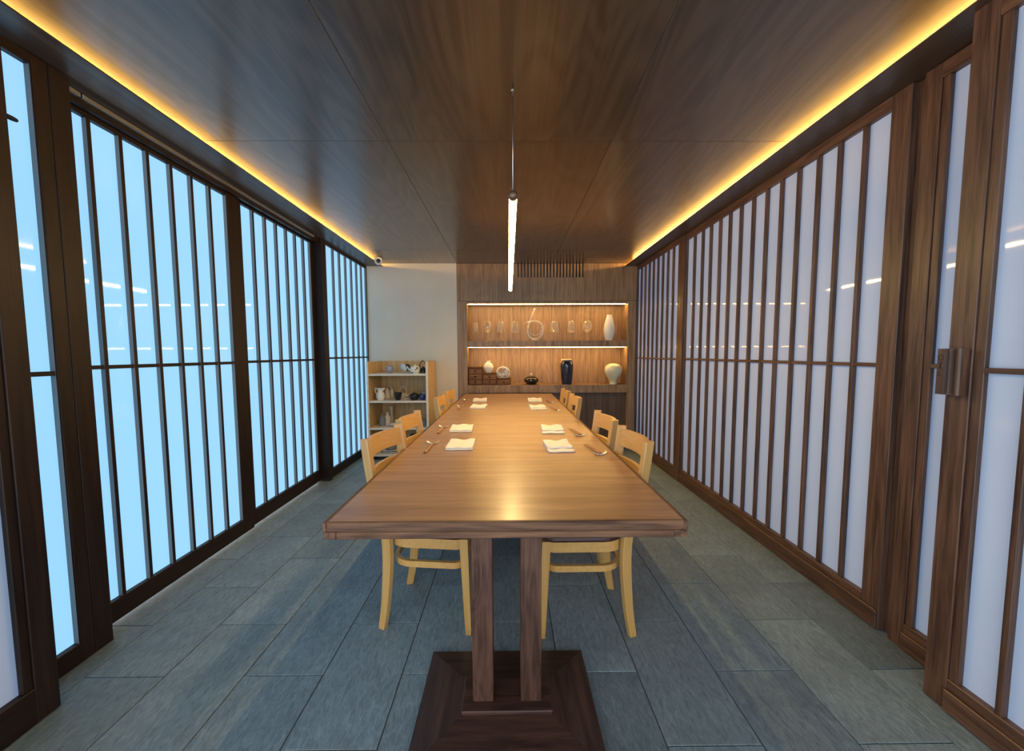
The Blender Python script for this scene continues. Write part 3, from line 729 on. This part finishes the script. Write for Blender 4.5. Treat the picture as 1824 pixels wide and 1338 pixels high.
# napkins: near edge x0,x1,y ; rests and sticks
NAP = {'window side': [(-0.331, -0.184, 2.054, 0), (-0.382, -0.232, 2.534, 2), (-0.356, -0.210, 3.632, -3), (-0.377, -0.227, 4.169, 2)],
       'pale screen side': [(0.220, 0.361, 1.998, 4), (0.228, 0.373, 2.474, -2), (0.217, 0.367, 3.543, 3), (0.221, 0.374, 4.135, -1)]}
STK = {'window side': [(-0.428, 2.215), (-0.448, 2.715), (-0.462, 3.800), (-0.462, 4.330)],
       'pale screen side': [(0.479, 1.952), (0.462, 2.412), (0.444, 3.485), (0.453, 4.045)]}
for side, lst in NAP.items():
    for i, (xa, xb, y, a) in enumerate(lst):
        n = link('folded_napkin', napkin_mesh(xb - xa, 0.205, 11 * i + len(side), side != 'window side'), NAPKIN, None, ((xa + xb) / 2, y, TZ + 0.0008))
        n.rotation_euler = (0, 0, math.radians(a))
        tag(n, 'folded white cloth napkin on the %s of the table, %s' % (side, pos[i]), 'napkin', 'folded napkins on the table')
        rx, ry = STK[side][i]
        r = link('chopstick_rest', REST_ME, REST, None, (rx, ry, TZ + 0.0008)); r.rotation_euler = (0, 0, math.radians(-4 if side == 'window side' else 3))
        tag(r, 'curved glazed chopstick rest on the %s of the table, %s' % (side, pos[i]), 'chopstick rest', 'chopstick rests on the table')
        for s, which in ((-1, 'outer' if side == 'window side' else 'inner'), (1, 'inner' if side == 'window side' else 'outer')):
            # tip on the rest; window side: butts towards the camera, other side: lifted ends towards the camera
            if side == 'window side':
                c = link('chopstick', CHOP_ME, CHOP, None, (rx + s * 0.0055 - 0.002, ry - 0.215, TZ + 0.0052)); c.rotation_euler = (math.radians(1.6), 0, math.radians(-2 + s * 1.0))
            else:
                c = link('chopstick', CHOP_ME, CHOP, None, (rx + s * 0.0055, ry - 0.012, TZ + 0.0128)); c.rotation_euler = (math.radians(-2.1), 0, math.radians(7 + s * -0.8))
            tag(c, '%s brown wooden chopstick of the pair on the %s, %s' % (which, side, pos[i]), 'chopstick', 'chopsticks on the table')

# ================================================================== DISPLAY NICHE THINGS
def vessel(name, label, cat, prof, mat, loc, segs=32, smooth=5, group=None, sx=1, sy=1):
    me = lathe_mesh(smooth_prof(prof, smooth) if smooth else prof, segs, name, sy, sx)
    o = link(name, me, mat, None, loc)
    return tag(o, label, cat, group)
def glass_prof(h_, w_, kind):
    r = w_ / 2; f = 0.036
    stem = [(0, 0.0), (f, 0.0), (f, 0.002), (0.008, 0.006), (0.0048, 0.014), (0.0045, 0.36 * h_)]
    if kind == 'angular':
        out = [(0.006, 0.385 * h_), (0.018, 0.41 * h_), (r * 0.93, 0.455 * h_), (r, 0.50 * h_), (r * 0.80, 0.80 * h_), (r * 0.68, h_)]
    elif kind == 'round':
        out = [(0.006, 0.385 * h_), (0.020, 0.42 * h_), (r * 0.78, 0.53 * h_), (r, 0.67 * h_), (r * 0.92, 0.84 * h_), (r * 0.74, h_)]
    else:
        out = [(0.005, 0.36 * h_), (0.014, 0.40 * h_), (r * 0.95, 0.50 * h_), (r, 0.57 * h_), (r * 0.86, 0.80 * h_), (r * 0.72, h_)]
    o2 = smooth_prof(out, 5)
    inner = [(max(a - 0.0024, 0.0), b_ + (0.016 if kind == 'angular' else 0.014) * max(0, 1 - (b_ - out[0][1]) / (0.25 * h_))) for a, b_ in o2][::-1]
    inner[0] = (inner[0][0], h_)
    return stem + o2 + inner + [(0, inner[-1][1])]
GY = 5.25
for (x, hh, ww, kd, lb) in ((-0.436, 0.243, 0.087, 'tulip', 'smallest wine glass at the left end of the upper niche'),
                            (-0.268, 0.262, 0.109, 'round', 'round-bowled wine glass second from the left in the niche'),
                            (-0.088, 0.262, 0.103, 'angular', 'wide angular wine glass third from the left in the niche'),
                            (0.102, 0.262, 0.100, 'angular', 'angular wine glass just left of the looped decanter'),
                            (0.633, 0.262, 0.108, 'angular', 'angular wine glass just right of the looped decanter'),
                            (0.857, 0.262, 0.103, 'angular', 'angular wine glass second to the right of the decanter'),
                            (1.079, 0.262, 0.115, 'round', 'round-bowled wine glass nearest the white bottle vase')):
    g = link('wine_glass', lathe_mesh(glass_prof(hh, ww, kd), 28, 'wine_glass'), GLASS, None, (x, GY, 1.4505))
    tag(g, lb, 'glass', 'wine glasses in the upper niche')
# looped decanter
zz = [(1055, 160), (1027, 230), (1000, 300), (972, 380), (955, 440), (962, 505), (995, 560), (1050, 585), (1105, 570), (1150, 515), (1166, 450), (1155, 395), (1115, 352), (1060, 338), (1010, 340), (955, 350), (905, 365)]
path = []
for i, (a, b_) in enumerate(zz):
    path.append(((a * 0.1271 + 820 - 906) * 0.00765, 0.02 * math.sin(i / 16 * math.pi * 2), (607.0 - (530 + b_ * 0.1271)) * 0.00765))
mn = min(p[2] for p in path)
dec = empty('glass_decanter', (0.352, GY, 1.4505)); tag(dec, 'clear looped glass decanter between the wine glasses', 'decanter')
sp = smooth_path([(p[0] - 0.352, p[1], p[2]) for p in path], 5)
rad = []
for i in range(len(sp)):
    t = i / (len(sp) - 1)
    rad.append(0.011 + 0.010 * math.exp(-((t - 0.45) / 0.22) ** 2) - 0.004 * max(0, (t - 0.8) / 0.2))
link('coiled_tube', tube_mesh(sp, rad, 14, 'coiled_tube'), GLASSD, dec, (0.352, GY, 1.4505))
lp = [((a * 0.1271 + 820 - 906) * 0.00765 - 0.352, 0.012, (607.0 - (530 + b_ * 0.1271)) * 0.00765) for a, b_ in ((985, 430), (1000, 500), (1050, 528), (1105, 515), (1140, 465), (1150, 420))]
link('inner_coil', tube_mesh(smooth_path(lp, 5), 0.008, 10), GLASSD, dec, (0.352, GY, 1.4505))
bz = min(p.z - r for p, r in zip(sp, rad))
link('foot', lathe_mesh([(0, 0.0), (0.060, 0.0), (0.062, 0.003), (0.03, 0.008), (0.012, max(0.012, bz + 0.012)), (0, max(0.012, bz + 0.012))], 24), GLASS, dec, (0.372, GY, 1.4505))
vessel('bottle_vase', 'tall white matte bottle vase at the right of the upper niche', 'vase', [(0, 0), (0.042, 0.0), (0.050, 0.004), (0.070, 0.07), (0.077, 0.13), (0.068, 0.21), (0.046, 0.29), (0.036, 0.325), (0.037, 0.342), (0.031, 0.342), (0.029, 0.31), (0.0, 0.30)], WHITECER, (1.369, 5.24, 1.4505))
# stepped drawer chest
chs = empty('drawer_chest', (-0.24, 5.22, 0.864)); tag(chs, 'small stepped dark wood drawer chest in the lower niche', 'drawer chest')
for (xa, xb, top, nd) in ((-0.522, -0.336, 0.238, 3), (-0.334, -0.146, 0.160, 2), (-0.144, 0.042, 0.090, 1)):
    box('case', xa, xb, 5.15, 5.36, 0.8645, 0.864 + top - 0.012, CHESTW, chs, bev=0.002)
    box('top_board', xa - 0.001, xb + 0.001, 5.142, 5.362, 0.864 + top - 0.0115, 0.864 + top, CHESTW, chs, bev=0.002)
    hd_ = (top - 0.022) / nd
    for i in range(nd):
        z = 0.870 + i * hd_
        dr = box('drawer', xa + 0.010, xb - 0.010, 5.140, 5.149, z + 0.003, z + hd_ - 0.006, DRAWERF, chs, bev=0.003)
        kn = link('knob', lathe_mesh([(0, 0), (0.004, 0), (0.004, 0.006), (0.011, 0.010), (0.010, 0.016), (0, 0.018)], 14), IRON, dr, ((xa + xb) / 2, 5.139, z + hd_ / 2)); kn.rotation_euler = (math.radians(90), 0, 0)
vessel('round_vase', 'small round white vase standing on the drawer chest', 'vase', [(0, 0), (0.035, 0), (0.042, 0.004), (0.066, 0.055), (0.066, 0.085), (0.045, 0.125), (0.026, 0.138), (0.026, 0.158), (0.021, 0.158), (0.019, 0.13), (0, 0.12)], WHITECER, (-0.258, 5.235, 1.0245))
# moon vase: flat disc with a round hole
mo = empty('moon_vase', (-0.062, 5.235, 0.9545)); tag(mo, 'flat round painted vase with a hole, on the lowest chest step', 'vase')
rings = []
ns = 40
for i in range(ns):
    a = 2 * math.pi * i / ns
    ox, oz = 0.088 * math.cos(a), max(-0.070, 0.080 * math.sin(a))
    ix, iz = -0.028 + 0.030 * math.cos(a), 0.026 + 0.028 * math.sin(a)
    mx_, mz_ = (ox * 0.86 + ix * 0.14), (oz * 0.86 + iz * 0.14)
    nx_, nz_ = (ox * 0.25 + ix * 0.75), (oz * 0.25 + iz * 0.75)
    rings.append([(ox, 0, oz), (mx_, -0.028, mz_), (nx_, -0.030, nz_), (ix, -0.012, iz), (ix, 0.012, iz), (nx_, 0.030, nz_), (mx_, 0.028, mz_)])
me = loft_mesh(rings, 'moon', closed=True, smooth=True)
link('body', me, MOONPAT, mo, (-0.062, 5.235, 0.9545 + 0.0705))
rimp = [(0.0885 * math.cos(2 * math.pi * i / 40), 0, max(-0.070, 0.0805 * math.sin(2 * math.pi * i / 40))) for i in range(40)]
link('rim', tube_mesh([p for p in rimp if p[2] > -0.069], 0.0055, 8), WHITECER, mo, (-0.062, 5.2, 0.9545 + 0.0705)).location.y = -0.022
jar = empty('lidded_jar', (0.318, 5.22, 0.8645)); tag(jar, 'squat glossy black jar with a pale knob in the lower niche', 'jar')
link('body', lathe_mesh(smooth_prof([(0, 0), (0.045, 0), (0.055, 0.004), (0.096, 0.040), (0.102, 0.058), (0.090, 0.082), (0.052, 0.105), (0.028, 0.112), (0, 0.113)], 5), 32), GLOSSBLK, jar, (0.318, 5.22, 0.8645))
link('lid_knob', lathe_mesh(smooth_prof([(0, 0), (0.016, 0), (0.014, 0.008), (0.021, 0.020), (0.018, 0.032), (0, 0.036)], 4), 20), CREAMCER, jar, (0.318, 5.22, 0.8645 + 0.112))
nv = empty('tall_vase', (0.797, 5.22, 0.8645)); tag(nv, 'tall navy glazed vase with a pale rim in the lower niche', 'vase')
link('body', lathe_mesh(smooth_prof([(0, 0), (0.062, 0), (0.068, 0.006), (0.078, 0.10), (0.086, 0.20), (0.088, 0.26), (0.074, 0.298), (0.058, 0.310), (0.058, 0.324), (0.050, 0.324), (0.048, 0.30), (0, 0.28)], 5), 32), NAVY, nv, (0.797, 5.22, 0.8645))
link('rim', lathe_mesh([(0.056, 0.318), (0.072, 0.322), (0.076, 0.330), (0.072, 0.338), (0.054, 0.338), (0.052, 0.330), (0.056, 0.318)], 32), CREAMCER, nv, (0.797, 5.22, 0.8645))
vessel('bulb_vase', 'pale celadon bulb-shaped vase at the right of the lower niche', 'vase', [(0, 0), (0.050, 0), (0.052, 0.006), (0.050, 0.03), (0.066, 0.068), (0.103, 0.128), (0.119, 0.182), (0.109, 0.232), (0.076, 0.266), (0.034, 0.281), (0, 0.284)], CELADON, (1.427, 5.22, 0.8645), segs=36)

# ================================================================== POTTERY RACK
RX0, RX1, RY0, RY1, RT = -1.675, -0.945, 4.60, 5.10, 1.190
rk = empty('pottery_rack', ((RX0 + RX1) / 2, (RY0 + RY1) / 2, 0)); tag(rk, 'pale plywood open shelf rack of pottery by the plaster wall', 'shelf rack')
for a, b_ in ((RX0, RX0 + 0.022), (RX1 - 0.028, RX1)):
    box('side_panel', a, b_, RY0 + 0.004, RY1, 0, RT, PLY, rk, bev=0.002)
    box('front_edging', a, b_, RY0, RY0 + 0.0035, 0, RT, PLYE, rk, bev=0.001)
box('back_panel', RX0 + 0.022, RX1 - 0.028, RY1 - 0.012, RY1, 0, RT, PLY, rk, bev=0.001)
SZ = {1: 1.044, 2: 0.721, 3: 0.395, 4: 0.070}
for z in SZ.values():
    sh = box('shelf', RX0 + 0.0225, RX1 - 0.0285, RY0 + 0.006, RY1 - 0.0125, z - 0.022, z, PLYE, rk, bev=0.001)
def at(px, Y): return (px - 906) / 690 * (Y * 0.9984 + 0.03) - 0.0
def rim_prof(r0, r1, h_, t=0.004):
    return [(0, 0), (r0, 0), (r0 + (r1 - r0) * 0.5, h_ * 0.35), (r1, h_), (r1 - t, h_), (r0 + (r1 - r0) * 0.5 - t, h_ * 0.38), (r0 - t, t * 1.5), (0, t * 1.5)]
def teapot(name, label, cat, loc, r, h_, mat, handle='side', spout=1, lidmat=None, hmat=None, sy=1.0):
    t = empty(name, loc); tag(t, label, cat)
    L_ = loc
    link('body', lathe_mesh(smooth_prof([(0, 0), (r * 0.62, 0), (r * 0.72, h_ * 0.04), (r, h_ * 0.42), (r * 0.86, h_ * 0.70), (r * 0.5, h_ * 0.80), (0, h_ * 0.81)], 5), 24), mat, t, L_)
    link('lid', lathe_mesh(smooth_prof([(0, h_ * 0.78), (r * 0.5, h_ * 0.79), (r * 0.36, h_ * 0.88), (r * 0.12, h_ * 0.92), (r * 0.15, h_ * 0.99), (0, h_)], 4), 18), lidmat or mat, t, L_)
    s = spout
    link('spout', tube_mesh(smooth_path([(s * r * 0.80, 0, h_ * 0.30), (s * r * 1.25, 0, h_ * 0.45), (s * r * 1.55, 0, h_ * 0.80)], 4), [0.014] * 3 + [0.010] * 3 + [0.007] * 3, 10), mat, t, L_)
    if handle == 'side':
        link('handle', tube_mesh(smooth_path([(-s * r * 0.85, 0, h_ * 0.68), (-s * r * 1.45, 0, h_ * 0.70), (-s * r * 1.50, 0, h_ * 0.36), (-s * r * 0.90, 0, h_ * 0.22)], 5), 0.0055, 8), hmat or mat, t, L_)
    elif handle == 'arch':
        link('handle', tube_mesh(smooth_path([(-r * 0.85, 0, h_ * 0.66), (-r * 0.80, 0, h_ * 1.30), (0, 0, h_ * 1.85), (r * 0.80, 0, h_ * 1.30), (r * 0.85, 0, h_ * 0.66)], 6), 0.006, 10), hmat or mat, t, L_)
    return t
E_ = 0.0006
teapot('teapot', 'grey flowered teapot on the top shelf of the rack', 'teapot', (at(697, 4.88), 4.88, SZ[1] + E_), 0.046, 0.104, GREYPAT, 'side', 1, hmat=CREAMCER)
def leaning_dish(label, mat, px, Y, r, z, lean):
    me = lathe_mesh(smooth_prof([(0, 0.004), (r * 0.45, 0.0), (r * 0.9, 0.020), (r, 0.030), (r * 0.98, 0.033), (r * 0.86, 0.026), (r * 0.4, 0.008), (0, 0.009)], 4), 28)
    o = link('dish', me, mat, None, (at(px, Y), Y, z + r * 0.98)); o.rotation_euler = (0, math.radians(90 - lean), math.radians(52))
    return tag(o, label, 'dish')
leaning_dish('pale blue dish standing on edge on the rack top shelf', PALEBLUE, 719, 4.86, 0.053, SZ[1], 22)
leaning_dish('black dish standing on edge beside the pale blue one', BLACKCER, 727.5, 4.88, 0.053, SZ[1], 20)
teapot('teapot', 'white teapot with black spots on the top shelf of the rack', 'teapot', (at(742, 4.70), 4.70, SZ[1] + E_), 0.060, 0.108, SPOTTED, None, -1)
pt = teapot('teapot', 'dark dotted teapot with a hoop handle at the top shelf end', 'teapot', (at(757.5, 4.86) - 0.01, 4.86, SZ[1] + E_), 0.044, 0.082, DARKPAT, 'arch', -1)
# pitcher
pc = empty('pitcher', (at(680, 4.72), 4.72, SZ[2] + E_)); tag(pc, 'white ceramic pitcher with a side handle on the rack', 'pitcher')
L_ = WLOC[pc]
link('body', lathe_mesh(smooth_prof([(0, 0), (0.034, 0), (0.040, 0.005), (0.052, 0.040), (0.045, 0.075), (0.032, 0.105), (0.034, 0.130), (0.040, 0.142), (0.036, 0.142), (0.028, 0.11), (0, 0.09)], 5), 24), WHITECER, pc, L_)
link('spout', tube_mesh([(0.026, 0, 0.112), (0.042, 0, 0.134), (0.052, 0, 0.148)], [0.012, 0.011, 0.006], 10), WHITECER, pc, L_)
link('handle', tube_mesh(smooth_path([(-0.038, 0, 0.055), (-0.058, 0, 0.095), (-0.066, 0, 0.128), (-0.052, 0, 0.146), (-0.032, 0, 0.118)], 5), 0.006, 8), WHITECER, pc, L_)
BOT = [(0, 0), (0.030, 0), (0.036, 0.005), (0.040, 0.05), (0.034, 0.088), (0.015, 0.105), (0.014, 0.125), (0.017, 0.130), (0.012, 0.130), (0.011, 0.11), (0, 0.10)]
def bottle(label, mat, px, Y, z, sr, sh_, prof=BOT):
    return vessel('bottle', label, 'bottle', [(r * sr, zz_ * sh_) for r, zz_ in prof], mat, (at(px, Y), Y, z + E_), 22, 4)
bottle('beige sloping flask behind the white pitcher on the rack', CREAMCER, 691.5, 4.90, SZ[2], 0.92, 0.98, [(0, 0), (0.036, 0), (0.040, 0.005), (0.043, 0.04), (0.034, 0.085), (0.022, 0.115), (0.018, 0.130), (0.013, 0.130), (0.012, 0.1), (0, 0.09)])
bottle('tall beige bottle with a short neck on the rack middle shelf', CREAMCER, 699.5, 4.99, SZ[2], 0.84, 1.12)
vessel('cup', 'small black flared cup on the rack middle shelf', 'cup', rim_prof(0.026, 0.046, 0.086), BLACKCER, (at(711, 4.70), 4.70, SZ[2] + E_), 24, 3)
teapot('teapot', 'beige teapot with a tall arched handle on the rack', 'teapot', (at(720, 4.93), 4.93, SZ[2] + E_), 0.050, 0.078, CREAMCER, 'arch', 1)
kp = empty('side_handle_pot', (at(740, 4.70), 4.70, SZ[2] + E_)); tag(kp, 'dark iron pot with a short side handle on the rack', 'pot')
L_ = WLOC[kp]
link('body', lathe_mesh(smooth_prof([(0, 0), (0.036, 0), (0.042, 0.004), (0.056, 0.040), (0.052, 0.066), (0.030, 0.076), (0, 0.078)], 5), 24), BLACKCER, kp, L_)
link('lid', lathe_mesh([(0, 0.074), (0.036, 0.075), (0.030, 0.082), (0.008, 0.085), (0.010, 0.094), (0, 0.096)], 18), BLACKCER, kp, L_)
link('handle', tube_mesh([(0.045, 0, 0.055), (0.070, 0, 0.066), (0.092, 0, 0.074)], [0.008, 0.007, 0.008], 8), BLACKCER, kp, L_)
vessel('dish', 'flat white dish behind the dark pots on the middle shelf', 'dish', [(0, 0), (0.040, 0), (0.055, 0.010), (0.053, 0.012), (0.038, 0.004), (0, 0.004)], WHITECER, (at(727, 4.82), 4.82, SZ[2] + E_), 26, 0)
vessel('cup', 'small cobalt blue round cup at the middle shelf end', 'cup', [(0, 0), (0.020, 0), (0.032, 0.025), (0.033, 0.048), (0.026, 0.068), (0.022, 0.068), (0.027, 0.045), (0, 0.01)], BLUECER, (at(754, 4.68), 4.68, SZ[2] + E_), 22, 4)
vessel('cup', 'small beige cup behind the cobalt blue cup', 'cup', rim_prof(0.022, 0.030, 0.078), CREAMCER, (at(757, 4.86), 4.86, SZ[2] + E_), 22, 3)
bottle('dark grey bottle on the third shelf of the rack', GREYCER, 682, 4.76, SZ[3], 1.0, 1.14)
bottle('cream bottle with a wide neck on the third shelf', CREAMCER, 691.5, 4.80, SZ[3], 0.95, 1.22, [(0, 0), (0.032, 0), (0.038, 0.005), (0.040, 0.05), (0.038, 0.085), (0.020, 0.105), (0.019, 0.12), (0.023, 0.130), (0.017, 0.130), (0.014, 0.11), (0, 0.10)])
vessel('slender_vase', 'tall slender cream vase at the back of the third shelf', 'vase', [(0, 0), (0.026, 0), (0.028, 0.006), (0.022, 0.07), (0.019, 0.13), (0.024, 0.19), (0.030, 0.212), (0.025, 0.212), (0.016, 0.15), (0, 0.12)], CREAMCER, (at(698.5, 4.93), 4.93, SZ[3] + E_), 22, 4)
vessel('platter', 'wide shallow white platter at the front of the third shelf', 'platter', [(0, 0.002), (0.09, 0.0), (0.135, 0.022), (0.133, 0.026), (0.09, 0.006), (0, 0.008)], WHITECER, (at(716, 4.74) - 0.02, 4.74, SZ[3] + E_), 36, 3, sy=0.7)
st = [(0.0, WHITECER, 'lowest white plate of the stack on the third shelf'), (0.0185, WHITECER, 'second white plate of the stack on the third shelf'), (0.037, BLACKCER, 'black plate topping the stack on the third shelf')]
for dz, m, lb in st:
    vessel('plate', lb, 'plate', [(0, 0), (0.048, 0), (0.082, 0.014), (0.080, 0.018), (0.046, 0.0045), (0, 0.0045)], m, (at(741, 4.95), 4.95, SZ[3] + E_ + dz), 30, 0, group='plates stacked on the rack')
vessel('cup', 'dark cup at the end of the third shelf', 'cup', rim_prof(0.024, 0.034, 0.072), GREYCER, (at(757, 4.74), 4.74, SZ[3] + E_), 22, 3)
# bottom shelf
for dz, m, lb in ((0.0, WHITECER, 'lower white plate on the bottom shelf of the rack'), (0.020, WHITECER, 'upper white plate on the bottom shelf of the rack')):
    vessel('plate', lb, 'plate', [(0, 0), (0.06, 0), (0.105, 0.015), (0.103, 0.019), (0.058, 0.005), (0, 0.005)], m, (at(697, 4.74), 4.74, SZ[4] + E_ + dz), 30, 0, group='plates stacked on the rack')
vessel('bowl', 'dark bowl on the white plates of the bottom shelf', 'bowl', rim_prof(0.035, 0.072, 0.055), GREYCER, (at(697, 4.74), 4.74, SZ[4] + E_ + 0.026), 26, 3)
vessel('cup', 'pale blue cylindrical cup on the bottom shelf of the rack', 'cup', rim_prof(0.046, 0.052, 0.10), PALEBLUE, (at(718, 4.82), 4.82, SZ[4] + E_), 26, 3)
vessel('jar', 'black cylindrical jar on the bottom shelf of the rack', 'jar', rim_prof(0.046, 0.050, 0.19), BLACKCER, (at(738, 4.80), 4.80, SZ[4] + E_), 26, 3)
vessel('jar', 'white cylindrical jar at the end of the bottom shelf', 'jar', rim_prof(0.042, 0.046, 0.20), WHITECER, (at(754, 4.76), 4.76, SZ[4] + E_), 26, 3)
